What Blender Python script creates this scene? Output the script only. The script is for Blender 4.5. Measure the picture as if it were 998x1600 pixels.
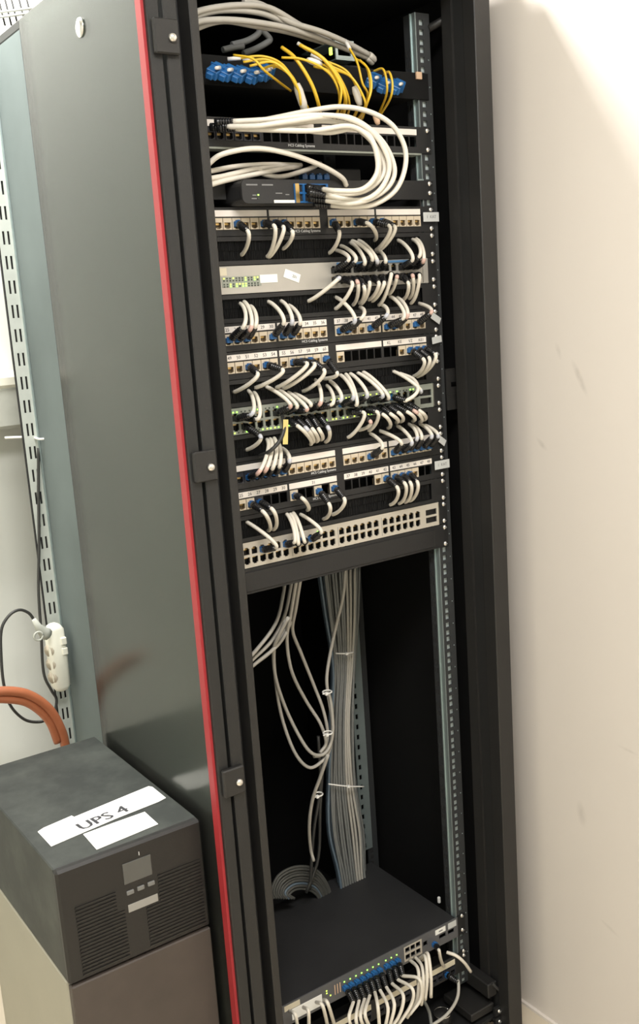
import bpy, math, random
from mathutils import Vector, Matrix
random.seed(7)
for o in list(bpy.data.objects): bpy.data.objects.remove(o)
scene = bpy.context.scene
COL = scene.collection
# ------------------------------------------------------------------ camera
# plan millimetres: X across the rack front, Y into the rack, Z up from the top rack unit; floor at Z=-1930
FLOOR = -1930.0
CF, CYAW, CPIT, CROL = 1592.2, 0.587871, 0.198526, 0.068976
CAM = Vector((-1003.08, -1434.96, -427.66))
fw = Vector((math.sin(CYAW)*math.cos(CPIT), math.cos(CYAW)*math.cos(CPIT), -math.sin(CPIT)))
_r = Vector((math.cos(CYAW), -math.sin(CYAW), 0)); _d = fw.cross(_r)
RT = _r*math.cos(CROL) + _d*math.sin(CROL); DN = -_r*math.sin(CROL) + _d*math.cos(CROL)
def W(p): return Vector((p[0]/1000.0, p[1]/1000.0, (p[2]-FLOOR)/1000.0))
cd = bpy.data.cameras.new('camera'); cam = bpy.data.objects.new('camera', cd); COL.objects.link(cam)
cd.sensor_fit = 'VERTICAL'; cd.sensor_height = 36.0; cd.lens = CF/1600*36; cd.clip_start = 0.02
cam.matrix_world = Matrix.Translation(W(CAM)) @ Matrix((RT, -DN, -fw)).transposed().to_4x4()
scene.camera = cam
# ------------------------------------------------------------------ world, lights, exposure
wd = bpy.data.worlds.new('world'); scene.world = wd; wd.use_nodes = True
wd.node_tree.nodes['Background'].inputs[0].default_value = (0.9, 0.95, 1.0, 1); wd.node_tree.nodes['Background'].inputs[1].default_value = 0.05
def area(name, loc, sx, sy, power, col):
    l = bpy.data.lights.new(name, 'AREA'); l.shape = 'RECTANGLE'; l.size = sx; l.size_y = sy; l.energy = power; l.color = col
    o = bpy.data.objects.new(name, l); COL.objects.link(o); o.location = W(loc); return o
area('ceiling_lamp_light', (-500, 425, 758), 0.40, 0.25, 31, (1.0, 0.98, 0.95))
area('room_lamp_light', (-850, -1400, 758), 1.2, 0.6, 38, (1.0, 0.975, 0.95))
vs = scene.view_settings
vs.view_transform = 'Standard'; vs.look = 'None'; vs.gamma = 1.0; vs.use_curve_mapping = False; vs.exposure = 0.65
# ------------------------------------------------------------------ pixel helper: the point on the plane Y that the photograph shows at (x, y)
def at(x, y, Y=0.0):
    v = fw + RT*((x-499.0)/CF) + DN*((y-800.0)/CF)
    return CAM + v*((Y-CAM.y)/v.y)
# ------------------------------------------------------------------ materials
MT = {}
def mat(name, col, rough=0.5, metal=0.0, var=0.12, scale=40.0, bump=0.0, spec=0.5, emit=0.0, bscale=300.0, coat=0.0):
    m = bpy.data.materials.new(name); m.use_nodes = True; nt = m.node_tree; b = nt.nodes['Principled BSDF']
    tc = nt.nodes.new('ShaderNodeTexCoord'); nz = nt.nodes.new('ShaderNodeTexNoise'); nz.inputs['Scale'].default_value = scale; nz.inputs['Detail'].default_value = 5
    nt.links.new(tc.outputs['Object'], nz.inputs['Vector'])
    mx = nt.nodes.new('ShaderNodeMix'); mx.data_type = 'RGBA'
    mx.inputs[6].default_value = tuple(c*(1-var) for c in col)+(1,); mx.inputs[7].default_value = tuple(min(1, c*(1+var)) for c in col)+(1,)
    nt.links.new(nz.outputs['Fac'], mx.inputs[0]); nt.links.new(mx.outputs[2], b.inputs['Base Color'])
    b.inputs['Roughness'].default_value = rough; b.inputs['Metallic'].default_value = metal; b.inputs['Specular IOR Level'].default_value = spec
    b.inputs['Coat Weight'].default_value = coat; b.inputs['Coat Roughness'].default_value = 0.15
    if emit: b.inputs['Emission Color'].default_value = tuple(col)+(1,); b.inputs['Emission Strength'].default_value = emit
    if bump:
        n2 = nt.nodes.new('ShaderNodeTexNoise'); n2.inputs['Scale'].default_value = bscale; nt.links.new(tc.outputs['Object'], n2.inputs['Vector'])
        bp = nt.nodes.new('ShaderNodeBump'); bp.inputs['Strength'].default_value = bump; bp.inputs['Distance'].default_value = 0.001
        nt.links.new(n2.outputs['Fac'], bp.inputs['Height']); nt.links.new(bp.outputs['Normal'], b.inputs['Normal'])
    MT[name] = m; return m
mat('rack_black', (0.013, 0.013, 0.013), 0.55, bump=0.3, bscale=900)
mat('rack_grey', (0.016, 0.0152, 0.0145), 0.5, bump=0.3, bscale=900)
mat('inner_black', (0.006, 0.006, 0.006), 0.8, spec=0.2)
mat('panel_black', (0.012, 0.012, 0.0125), 0.5, bump=0.2)
mat('bristle', (0.010, 0.010, 0.010), 0.8, spec=0.2)
mat('zinc', (0.42, 0.50, 0.50), 0.35, 0.7, var=0.2, scale=15)
mat('rail_face', (0.03, 0.032, 0.034), 0.5)
mat('side_steel', (0.15, 0.18, 0.178), 0.75, 0.0, var=0.25, scale=5, spec=0.2)
mat('flange_steel', (0.50, 0.53, 0.49), 0.45, 0.1, var=0.12)
mat('slot_dark', (0.02, 0.02, 0.02), 0.8)
mat('red_trim', (0.36, 0.026, 0.032), 0.5)
mat('chrome', (0.78, 0.76, 0.73), 0.22, 1.0, var=0.05)
mat('paper', (0.85, 0.84, 0.80), 0.7, var=0.05)
mat('strip_paper', (0.82, 0.76, 0.70), 0.6, var=0.08)
mat('tag_paper', (0.55, 0.56, 0.55), 0.6, var=0.06)
mat('cream_tag', (0.66, 0.60, 0.46), 0.6)
mat('yellow_tag', (0.72, 0.60, 0.22), 0.6)
mat('ink', (0.03, 0.03, 0.035), 0.7)
mat('grey_ink', (0.22, 0.22, 0.22), 0.7)
mat('white_print', (0.75, 0.75, 0.75), 0.6)
mat('jack_beige', (0.62, 0.53, 0.40), 0.5)
mat('jack_dark', (0.22, 0.165, 0.10), 0.5, var=0.4, scale=200)
mat('jack_black', (0.018, 0.02, 0.028), 0.4)
mat('gold', (0.65, 0.45, 0.18), 0.35, 0.9)
mat('port_dark', (0.012, 0.011, 0.011), 0.6)
mat('switch_silver', (0.46, 0.44, 0.40), 0.42, 0.35, var=0.06)
mat('switch_olive', (0.30, 0.32, 0.28), 0.45, 0.3, var=0.08)
mat('switch_cream', (0.52, 0.48, 0.41), 0.45, 0.2, var=0.06)
mat('switch_slate', (0.12, 0.12, 0.125), 0.5, 0.2, var=0.08)
mat('box_black', (0.020, 0.020, 0.021), 0.6, var=0.35, scale=12, bump=0.15)
mat('blue_plastic', (0.020, 0.120, 0.33), 0.4)
mat('pale_blue', (0.10, 0.25, 0.48), 0.4)
mat('boot_black', (0.010, 0.010, 0.011), 0.2)
mat('cord_white', (0.74, 0.69, 0.60), 0.45, var=0.05)
mat('cord_grey', (0.40, 0.38, 0.34), 0.5, var=0.08)
mat('cord_dim', (0.17, 0.175, 0.17), 0.5, var=0.15)  # grey cable darkened: shade inside the rack put into the colour
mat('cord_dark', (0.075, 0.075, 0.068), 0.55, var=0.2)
mat('sleeve_pink', (0.62, 0.42, 0.36), 0.5)
mat('sleeve_blue', (0.52, 0.53, 0.58), 0.5)
mat('cord_blue', (0.11, 0.15, 0.19), 0.5)
mat('cord_black', (0.03, 0.03, 0.028), 0.5)
mat('cord_red', (0.45, 0.14, 0.10), 0.5)
mat('fibre_yellow', (0.72, 0.46, 0.03), 0.4, var=0.08)
mat('fibre_white', (0.75, 0.72, 0.68), 0.4)
mat('orange_hose', (0.36, 0.115, 0.05), 0.45)
mat('sleeve_tan', (0.62, 0.42, 0.28), 0.5)
mat('clear_sleeve', (0.55, 0.52, 0.46), 0.3)
mat('led_green', (0.35, 1.0, 0.12), 0.4, emit=1.6)
mat('led_yellow', (0.70, 0.95, 0.14), 0.4, emit=0.9)
mat('led_off', (0.05, 0.06, 0.05), 0.4)
mat('ups_black', (0.010, 0.009, 0.0085), 0.5, bump=0.2)
mat('lcd', (0.085, 0.085, 0.08), 0.3)
mat('button_grey', (0.16, 0.16, 0.155), 0.45)
mat('name_plate', (0.28, 0.27, 0.25), 0.5)
mat('strip_white', (0.78, 0.77, 0.66), 0.45, var=0.05)
mat('socket_beige', (0.50, 0.44, 0.34), 0.5)
mat('box_grey', (0.42, 0.43, 0.38), 0.6)
mat('stand_beige', (0.35, 0.33, 0.265), 0.6, var=0.08, scale=8)
mat('stand_brown', (0.060, 0.047, 0.040), 0.6, var=0.2, scale=25)
mat('hole_zinc', (0.55, 0.62, 0.62), 0.5, 0.2, var=0.15, scale=30)
mat('floor_beige', (0.62, 0.54, 0.42), 0.4, var=0.06, scale=6)
mat('ceiling_white', (0.80, 0.80, 0.78), 0.9, var=0.02)
mat('wall_white', (0.72, 0.74, 0.69), 0.85, var=0.04, scale=3)
def dusty(name, base, dust, rough, scale):
    m = mat(name, base, rough); nt = m.node_tree; b = nt.nodes['Principled BSDF']
    tc = nt.nodes.new('ShaderNodeTexCoord'); nz = nt.nodes.new('ShaderNodeTexNoise'); nz.inputs['Scale'].default_value = scale; nz.inputs['Detail'].default_value = 8; nz.inputs['Roughness'].default_value = 0.65
    rp = nt.nodes.new('ShaderNodeValToRGB'); rp.color_ramp.elements[0].position = 0.42; rp.color_ramp.elements[1].position = 0.78
    rp.color_ramp.elements[0].color = tuple(base)+(1,); rp.color_ramp.elements[1].color = tuple(dust)+(1,)
    nt.links.new(tc.outputs['Object'], nz.inputs['Vector']); nt.links.new(nz.outputs['Fac'], rp.inputs[0]); nt.links.new(rp.outputs[0], b.inputs['Base Color'])
dusty('ups_top', (0.018, 0.021, 0.019), (0.06, 0.066, 0.058), 0.6, 9)
def glassy():
    m = bpy.data.materials.new('smoked_glass'); m.use_nodes = True; nt = m.node_tree; nt.nodes.clear()
    out = nt.nodes.new('ShaderNodeOutputMaterial'); tr = nt.nodes.new('ShaderNodeBsdfTransparent'); tr.inputs[0].default_value = (0.68, 0.76, 0.70, 1)
    gl = nt.nodes.new('ShaderNodeBsdfGlossy'); gl.inputs['Roughness'].default_value = 0.19; gl.inputs[0].default_value = (1, 1, 1, 1)
    df = nt.nodes.new('ShaderNodeBsdfDiffuse')
    tc = nt.nodes.new('ShaderNodeTexCoord'); nz = nt.nodes.new('ShaderNodeTexNoise'); nz.inputs['Scale'].default_value = 2.2; nz.inputs['Detail'].default_value = 2
    rp = nt.nodes.new('ShaderNodeValToRGB'); rp.color_ramp.elements[0].position = 0.3; rp.color_ramp.elements[1].position = 0.8
    rp.color_ramp.elements[0].color = (0.015, 0.015, 0.015, 1); rp.color_ramp.elements[1].color = (0.06, 0.06, 0.06, 1)
    df.inputs[0].default_value = (0.6, 0.6, 0.55, 1)
    nt.links.new(tc.outputs['Object'], nz.inputs['Vector']); nt.links.new(nz.outputs['Fac'], rp.inputs[0])
    mx = nt.nodes.new('ShaderNodeMixShader'); nt.links.new(rp.outputs[0], mx.inputs[0]); nt.links.new(tr.outputs[0], mx.inputs[1]); nt.links.new(df.outputs[0], mx.inputs[2])
    fr = nt.nodes.new('ShaderNodeFresnel'); fr.inputs['IOR'].default_value = 1.32
    m2 = nt.nodes.new('ShaderNodeMixShader'); nt.links.new(fr.outputs[0], m2.inputs[0]); nt.links.new(mx.outputs[0], m2.inputs[1]); nt.links.new(gl.outputs[0], m2.inputs[2])
    nt.links.new(m2.outputs[0], out.inputs[0]); MT['smoked_glass'] = m
glassy()
def wall_right_mat():
    m = mat('wall_cream', (0.74, 0.68, 0.62), 0.85, var=0.035, scale=4); nt = m.node_tree; b = nt.nodes['Principled BSDF']
    tc = nt.nodes.new('ShaderNodeTexCoord'); src = b.inputs['Base Color'].links[0].from_socket
    nz = nt.nodes.new('ShaderNodeTexNoise'); nz.inputs['Scale'].default_value = 60; nt.links.new(tc.outputs['Object'], nz.inputs['Vector'])
    # rubbed scuff marks: ellipses on the wall given by centre (Y, Z), tilt and half sizes
    for (x, y, ang, ra, rb, k) in [(905, 590, 62, 0.030, 0.006, .5), (872, 548, 70, 0.014, .005, .3), (846, 694, 40, 0.014, .005, .35), (908, 1272, 80, 0.022, .010, .35), (952, 1450, 20, .02, .004, .25), (980, 1172, 5, .02, .003, .25)]:
        v = fw + RT*((x-499.0)/CF) + DN*((y-800.0)/CF); p = W(CAM + v*((383-CAM.x)/v.x))
        mp = nt.nodes.new('ShaderNodeMapping'); mp.vector_type = 'TEXTURE'
        mp.inputs['Location'].default_value = p; mp.inputs['Rotation'].default_value = (math.radians(ang), 0, 0); mp.inputs['Scale'].default_value = (1, ra, rb)
        nt.links.new(tc.outputs['Object'], mp.inputs['Vector'])
        ln = nt.nodes.new('ShaderNodeVectorMath'); ln.operation = 'LENGTH'; nt.links.new(mp.outputs[0], ln.inputs[0])
        mr = nt.nodes.new('ShaderNodeMapRange'); mr.inputs[1].default_value = 0.3; mr.inputs[2].default_value = 1.3; mr.inputs[3].default_value = k; mr.inputs[4].default_value = 0
        nt.links.new(ln.outputs['Value'], mr.inputs[0])
        mu = nt.nodes.new('ShaderNodeMath'); mu.operation = 'MULTIPLY'; nt.links.new(mr.outputs[0], mu.inputs[0]); nt.links.new(nz.outputs['Fac'], mu.inputs[1])
        mx = nt.nodes.new('ShaderNodeMix'); mx.data_type = 'RGBA'; nt.links.new(mu.outputs[0], mx.inputs[0]); nt.links.new(src, mx.inputs[6]); mx.inputs[7].default_value = (0.25, 0.21, 0.18, 1)
        src = mx.outputs[2]
    nt.links.new(src, b.inputs['Base Color'])
wall_right_mat()
# ------------------------------------------------------------------ mesh builder (plan millimetres)
class MB:
    def __init__(s): s.v = []; s.f = []; s.m = []; s.sm = []
    def face(s, ids, mi=0, sm=False): s.f.append(ids); s.m.append(mi); s.sm.append(sm)
    def box(s, x0, x1, y0, y1, z0, z1, mi=0):
        n = len(s.v); s.v += [(x, y, z) for z in (z0, z1) for y in (y0, y1) for x in (x0, x1)]
        for q in ((0,2,3,1),(4,5,7,6),(0,1,5,4),(2,6,7,3),(0,4,6,2),(1,3,7,5)): s.face([n+i for i in q], mi)
        return s
    def cbox(s, x0, x1, y0, y1, z0, z1, c=1.0, mi=0):          # box with chamfered edges
        n = len(s.v); idx = {}
        for ix, x in enumerate((x0, x1)):
            for iy, y in enumerate((y0, y1)):
                for iz, z in enumerate((z0, z1)):
                    sx, sy, sz = (1-2*ix)*c, (1-2*iy)*c, (1-2*iz)*c
                    for a, p in enumerate(((x, y+sy, z+sz), (x+sx, y, z+sz), (x+sx, y+sy, z))):
                        idx[ix, iy, iz, a] = len(s.v); s.v.append(p)
        g = lambda *k: idx[k]
        for i in (0, 1):
            for q, flip in (([g(i,0,0,0), g(i,1,0,0), g(i,1,1,0), g(i,0,1,0)], i == 0), ([g(0,i,0,1), g(1,i,0,1), g(1,i,1,1), g(0,i,1,1)], i == 1), ([g(0,0,i,2), g(1,0,i,2), g(1,1,i,2), g(0,1,i,2)], i == 0)):
                s.face(q[::-1] if flip else q, mi)
            for j in (0, 1):
                s.face([g(i,j,0,0), g(i,j,1,0), g(i,j,1,1), g(i,j,0,1)], mi)
                s.face([g(i,0,j,0), g(i,1,j,0), g(i,1,j,2), g(i,0,j,2)], mi)
                s.face([g(0,i,j,1), g(1,i,j,1), g(1,i,j,2), g(0,i,j,2)], mi)
                for k in (0, 1): s.face([g(i,j,k,0), g(i,j,k,1), g(i,j,k,2)], mi)
        return s
    def plate(s, x0, x1, z0, z1, y0, y1, holes=(), mi=0):      # plate facing -Y with rectangular holes right through
        xs = sorted({x0, x1} | {h[0] for h in holes} | {h[1] for h in holes}); zs = sorted({z0, z1} | {h[2] for h in holes} | {h[3] for h in holes})
        solid = set()
        for i in range(len(xs)-1):
            for j in range(len(zs)-1):
                cx, cz = (xs[i]+xs[i+1])/2, (zs[j]+zs[j+1])/2
                if not any(h[0] < cx < h[1] and h[2] < cz < h[3] for h in holes): solid.add((i, j))
        vid = {}
        def V(i, j, k):
            if (i, j, k) not in vid: vid[i, j, k] = len(s.v); s.v.append((xs[i], (y0, y1)[k], zs[j]))
            return vid[i, j, k]
        for (i, j) in solid:
            s.face([V(i,j,0), V(i+1,j,0), V(i+1,j+1,0), V(i,j+1,0)], mi); s.face([V(i,j,1), V(i,j+1,1), V(i+1,j+1,1), V(i+1,j,1)], mi)
            for (di, dj, a, b) in ((-1,0,(i,j),(i,j+1)), (1,0,(i+1,j+1),(i+1,j)), (0,-1,(i+1,j),(i,j)), (0,1,(i,j+1),(i+1,j+1))):
                if (i+di, j+dj) not in solid: s.face([V(*a,0), V(*a,1), V(*b,1), V(*b,0)][::-1], mi)
        return s
    def tube(s, pts, r, seg=8, mi=0, cap=True, radii=None):
        pts = [Vector(p) for p in pts]; n0 = len(s.v); N = len(pts); up = None
        for i, p in enumerate(pts):
            t = (pts[min(i+1, N-1)]-pts[max(i-1, 0)])
            t = t.normalized() if t.length > 1e-6 else Vector((0, 0, 1))
            if up is None: up = t.orthogonal().normalized()
            up = (up - t*up.dot(t)); up = up.normalized() if up.length > 1e-5 else t.orthogonal().normalized()
            w = t.cross(up); rr = radii[i] if radii else r
            for k in range(seg):
                a = 2*math.pi*k/seg; q = p + (up*math.cos(a)+w*math.sin(a))*rr; s.v.append(tuple(q))
        for i in range(N-1):
            for k in range(seg):
                a, b = n0+i*seg+k, n0+i*seg+(k+1) % seg; s.face([a, b, b+seg, a+seg], mi, True)
        if cap: s.face([n0+k for k in range(seg)][::-1], mi); s.face([n0+(N-1)*seg+k for k in range(seg)], mi)
        return s
    def disc(s, c, axis, prof, seg=12, mi=0):                  # lathe: prof = [(radius, along)]
        c = Vector(c); ax = Vector(axis).normalized()
        return s.tube([c+ax*a for _, a in prof], 1, seg, mi, True, [max(r, 0.01) for r, _ in prof])
    def mesh(s, name, mats, origin=(0, 0, 0)):
        me = bpy.data.meshes.new(name); o = Vector(origin)
        me.from_pydata([tuple((Vector(p)-o)/1000.0) for p in s.v], [], s.f)
        for m in mats: me.materials.append(MT[m])
        for p, mi, sm in zip(me.polygons, s.m, s.sm): p.material_index = mi; p.use_smooth = sm
        me.update(); return me
ORG = {}
def link(name, data, parent, origin):
    o = bpy.data.objects.new(name, data); COL.objects.link(o); ORG[o] = Vector(origin)
    if parent is not None: o.parent = parent; o.location = (Vector(origin)-ORG[parent])/1000.0
    else: o.location = W(origin)
    return o
def build(mb, name, mats, parent=None, origin=None):
    if isinstance(mats, str): mats = [mats]
    if origin is None: origin = ORG[parent] if parent is not None else mb_base(mb)
    return link(name, mb.mesh(name, mats, origin), parent, origin)
def mb_base(mb):
    a = [min(p[i] for p in mb.v) for i in range(3)]; b = [max(p[i] for p in mb.v) for i in range(3)]
    return ((a[0]+b[0])/2, (a[1]+b[1])/2, a[2])
def inst(name, me, parent, loc): return link(name, me, parent, loc)
def empty(name, loc): return link(name, None, None, loc)
def tag(o, label, cat, group=None):
    o['label'] = label; o['category'] = cat
    if group: o['group'] = group
    return o
def struct(mb, name, m, label, cat):
    o = build(mb, name, m, None, (0, 0, FLOOR)); o['kind'] = 'structure'; o['label'] = label; o['category'] = cat; return o
def spline(P, n=6):
    P = [Vector(p) for p in P]; Q = [P[0]*2-P[1]]+P+[P[-1]*2-P[-2]]; out = []
    for i in range(1, len(Q)-2):
        for k in range(n):
            t = k/n; a, b, c, d = Q[i-1:i+3]
            out.append(0.5*((2*b)+(c-a)*t+(2*a-5*b+4*c-d)*t*t+(3*b-a-3*c+d)*t**3))
    return out+[P[-1]]
def hermite(a, ta, b, tb, n=14):
    return [a*(2*t**3-3*t*t+1)+ta*(t**3-2*t*t+t)+b*(-2*t**3+3*t*t)+tb*(t**3-t*t) for t in [i/n for i in range(n+1)]]
_txt = {}
def text_mesh(body, size, mname, align='CENTER'):
    key = (body, size, mname, align)
    if key in _txt: return _txt[key]
    cu = bpy.data.curves.new('lettering', 'FONT'); cu.body = body; cu.size = size/1000.0; cu.align_x = align; cu.align_y = 'CENTER'; cu.extrude = 0.0001; cu.resolution_u = 2
    o = bpy.data.objects.new('lettering_tmp', cu); COL.objects.link(o); bpy.context.view_layer.update()
    me = bpy.data.meshes.new_from_object(o.evaluated_get(bpy.context.evaluated_depsgraph_get()))
    bpy.data.objects.remove(o); me.materials.clear(); me.materials.append(MT[mname]); _txt[key] = me; return me
def text(body, size, mname, parent, loc, rot=(math.pi/2, 0, 0), name='lettering', align='CENTER'):
    o = inst(name, text_mesh(body, size, mname, align), parent, loc); o.rotation_euler = rot; return o
U = 44.45
def ZU(n): return -n*U
# ------------------------------------------------------------------ the room
struct(MB().box(-2300, 383, -3000, 850, FLOOR-60, FLOOR), 'floor', 'floor_beige', 'pale beige floor strip beside the rack base', 'floor')
struct(MB().box(-2300, 383, -3000, 850, 770, 830), 'ceiling', 'ceiling_white', 'white ceiling above the rack', 'ceiling')
struct(MB().box(383, 443, -3000, 850, FLOOR, 770), 'wall_right', 'wall_cream', 'cream painted wall with scuffs right of the rack', 'wall')
struct(MB().box(-2300, 443, 850, 910, FLOOR, 770), 'wall_back', 'wall_white', 'white wall behind the rack and the power strip', 'wall')
struct(MB().box(-2360, -2300, -3000, 910, FLOOR, 770), 'wall_left', 'wall_white', 'white wall on the far left of the room', 'wall')
struct(MB().box(-2300, 443, -3060, -3000, FLOOR, 770), 'wall_front', 'wall_white', 'white wall behind the viewer', 'wall')
struct(MB().box(376, 383, -3000, 850, FLOOR, FLOOR+6), 'baseboard_right', 'wall_cream', 'thin joint strip where the cream wall meets floor', 'baseboard')
# ------------------------------------------------------------------ rack
HW, FY, BY, TOP = 306, -92, 655, 96
rack = tag(empty('server_rack', (0, 280, FLOOR)), 'tall black server rack cabinet with its glass door folded back', 'server rack')
R = lambda mb, name, m, par=None: build(mb, name, m, par or rack)
# left front post: outer face, recess and paler inner lip
lp = R(MB().cbox(-308, -286, FY, -30, FLOOR+20, TOP, 1.5).box(-286, -266, -58, -30, FLOOR+20, TOP), 'front_post', 'rack_black')
R(MB().cbox(-267, -253, FY, -40, FLOOR+20, TOP, 1.5), 'post_lip', 'rack_grey', lp)
# right front post
rp_ = R(MB().cbox(270, HW, FY, -62, FLOOR+20, TOP, 1.5), 'front_post', 'rack_grey')
R(MB().box(271, HW-2, -62, -38, FLOOR+20, TOP), 'post_lip', 'rack_black', rp_)
R(MB().box(266, HW-4, -38, -14, FLOOR+20, TOP), 'post_lip', 'rack_grey', rp_)
R(MB().box(-306, -302, -30, BY-2, FLOOR+40, TOP), 'side_panel', 'side_steel')
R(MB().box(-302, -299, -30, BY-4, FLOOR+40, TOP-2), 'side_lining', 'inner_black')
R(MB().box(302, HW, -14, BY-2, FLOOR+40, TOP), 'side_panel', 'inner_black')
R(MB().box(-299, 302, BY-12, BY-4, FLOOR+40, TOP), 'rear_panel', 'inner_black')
R(MB().cbox(-HW, HW, FY, BY, TOP, TOP+18, 3), 'roof', 'rack_black')
R(MB().cbox(-240, 302, -38, 520, TOP+18, TOP+58, 3), 'shadow_cap', 'rack_black')  # unseen cap added on the roof to shade the top of the right wall
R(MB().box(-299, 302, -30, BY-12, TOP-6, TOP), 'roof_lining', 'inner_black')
# base: floor tray, front skirt, sloped side strip, adjusting foot cap
base = R(MB().box(-299, 302, -58, BY-12, -1885, -1878).cbox(-286, 270, FY+2, -60, FLOOR+20, -1892, 2), 'base_tray', 'rack_black')
R(MB().disc(at(690, 1580, -30)+Vector((0, 0, -4)), (0, 0, 1), [(17, -22), (17, 0), (15, 2), (0, 2)], 18), 'foot_cap', 'rack_grey', base)
b0 = at(690, 1580, -30); R(MB().tube([(b0.x+17.2*math.cos(a), b0.y+17.2*math.sin(a), b0.z-4) for a in [i*math.pi/12 for i in range(25)]], 1.0, 6), 'foot_ring', 'chrome', base)
R(MB().cbox(244, 268, -60, 120, -1832, -1800, 2), 'side_rail', 'rack_grey', base)
R(MB().cbox(200, 262, -56, 30, -1868, -1850, 2), 'cross_bracket', 'rack_grey', base)
scr = MB().disc((0, 0, 0), (0, -1, 0), [(4.9, 0), (4.9, 1.0), (4.2, 2.4), (2.4, 3.4), (0, 3.6)], 12).box(-2.6, 2.6, -3.9, -3.3, -.5, .5, 1).box(-.5, .5, -3.9, -3.3, -2.6, 2.6, 1)
SCREW = scr.mesh('screw', ['chrome', 'grey_ink'])
for q in ((777, 1577), (778.5, 1599)):
    p = at(*q, FY-1); p.y = FY; p.x = min(p.x, 300)
for zz in (-1866, -1890):
    R(MB().box(255, 270, -66, -60, zz-9, zz+9), 'screw_tab', 'rack_black', base); inst('screw', SCREW, base, (266, -66, zz))
# mounting rails with punched square holes
def rail(sx, y, holed=True):
    x0, x1 = sorted((sx*221, sx*251)); holes = []
    if holed:
        for n in range(-1, 41):
            for dz in (6.35, 22.225, 38.1):
                z = ZU(n)-dz; holes.append((sx*232.5-4.6, sx*232.5+4.6, z-4.7, z+4.7))
    m = MB().plate(x0, x1, ZU(41), ZU(-1.2), y, y+2, holes)
    o = R(m, 'mounting_rail', 'rail_face')
    xa, xb = sorted((sx*219, sx*221))
    R(MB().box(xa, xb, y, y+12, ZU(41), ZU(-1.2)), 'rail_web', 'zinc', o)
    R(MB().box(min(sx*217, sx*219), max(sx*217, sx*219), y+11, y+13, ZU(41), ZU(-1.2)), 'rail_bead', 'zinc', o)
    sl = []
    k = 0
    R(MB().box(min(xa, xb)-.5, max(xa, xb), y+13, y+30, ZU(41), ZU(-1.2)), 'rail_return', 'rail_face', o)
    mm = MB()
    for n in range(0, 41):
        for dz in (10, 27):
            z = ZU(n)-dz; mm.box(sx*218.4-.6, sx*218.4+.6, y+17, y+21, z-5, z+5).box(sx*218.4-.6, sx*218.4+.6, y+24, y+27, z-5, z+5)
    R(mm, 'return_slots', 'slot_dark', o)
    if holed:
        R(MB().box(sx*232.5-8, sx*232.5+8, y+5, y+6.2, ZU(41), ZU(-1.2)), 'rail_backing', 'hole_zinc', o)
        md = MB()
        for n in range(0, 41): md.disc((sx*246, y, ZU(n)-22), (0, -1, 0), [(1.3, 0), (1.0, .6)], 8)
        R(md, 'unit_dots', 'zinc', o)
    return o
rail(1, 1.0); rail(-1, 1.0)
for sx in (1, -1):
    o = R(MB().box(sx*236-14, sx*236+14, 300, 303, ZU(41), ZU(-1)), 'mounting_rail', 'rail_face')
    mm = MB()
    for n in range(0, 41):
        for dz in (8, 22, 37): mm.box(sx*232-4, sx*232+4, 299.2, 300.2, ZU(n)-dz-4, ZU(n)-dz+4)
    R(mm, 'rail_holes', 'slot_dark', o)
# depth struts between the right rail and post, with a slotted middle bracket
R(MB().plate(251, 302, -632, -556, -4, -1, [(262, 290, -590, -581)]).box(251, 302, -5.5, -4, -558, -556).box(253, 300, -4.8, -4, -604, -603), 'strut_bracket', 'rack_grey')
R(MB().tube([(251, 4, 30), (300, -20, 56)], 7, 6), 'top_strut', 'rack_grey')
R(MB().tube([(255, -60, -1800), (300, -60, -1860)], 4, 4), 'bottom_strut', 'rack_grey')
# slotted galvanised flange on the rear left corner
fl_holes = []
z = TOP-60
while z > -1400:
    if not (-560 < z+560 < 0 or -640 < z < -560):
        pass
    for xx in (-327, -317): fl_holes.append((xx-2.2, xx+2.2, z-13, z+13))
    z -= 48
fl = R(MB().plate(-336, -306, FLOOR+40, TOP, 640, 642, fl_holes), 'slotted_flange', 'flange_steel')
R(MB().box(-309.5, -306.5, 634, 640, FLOOR+40, TOP), 'flange_edge', 'zinc', fl)
R(MB().box(-338, -306, 645, 650, FLOOR+40, TOP), 'flange_backing', 'slot_dark', fl)
# glass door folded back along the left side
door = R(MB().cbox(-332, -313, -91, -66, FLOOR+60, TOP-6, 1.5), 'door', 'rack_black')
R(MB().box(-336.5, -330, -83, -66, FLOOR+60, TOP-6), 'edge_trim', 'red_trim', door)
R(MB().box(-333, -328, -67, 398, FLOOR+60, TOP-6), 'glass_pane', 'smoked_glass', door)
R(MB().box(-333, -328, 398, 400, FLOOR+60, TOP-6), 'pane_edge', 'slot_dark', door)
v_ = fw + RT*((126-499.0)/CF) + DN*((43-800.0)/CF); p = CAM + v_*((-333-CAM.x)/v_.x)
gb = MB().disc(p, (-1, 0, 0), [(15, 0), (14, 3), (8, 5), (0, 5.5)], 20)
R(gb, 'glass_bolt', 'chrome', door)
for zc in (-52, -648, -1153):
    h = R(MB().cbox(-328, -290, FY-9, FY+1, zc-23, zc+23, 2), 'hinge_plate', 'rack_grey')
    R(MB().disc((-302, FY-9, zc-2), (0, -1, 0), [(6.5, 0), (6.5, 1.5), (5.8, 4), (3.6, 6), (0, 6.6)], 14), 'hinge_bolt', 'chrome', h)
p = at(289, 21, FY+34); R(MB().disc((-276, -58, p.z), (0, -1, 0), [(5, 0), (5, 1.5), (3, 4), (0, 4.5)], 12), 'post_screw', 'chrome', lp)
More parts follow.
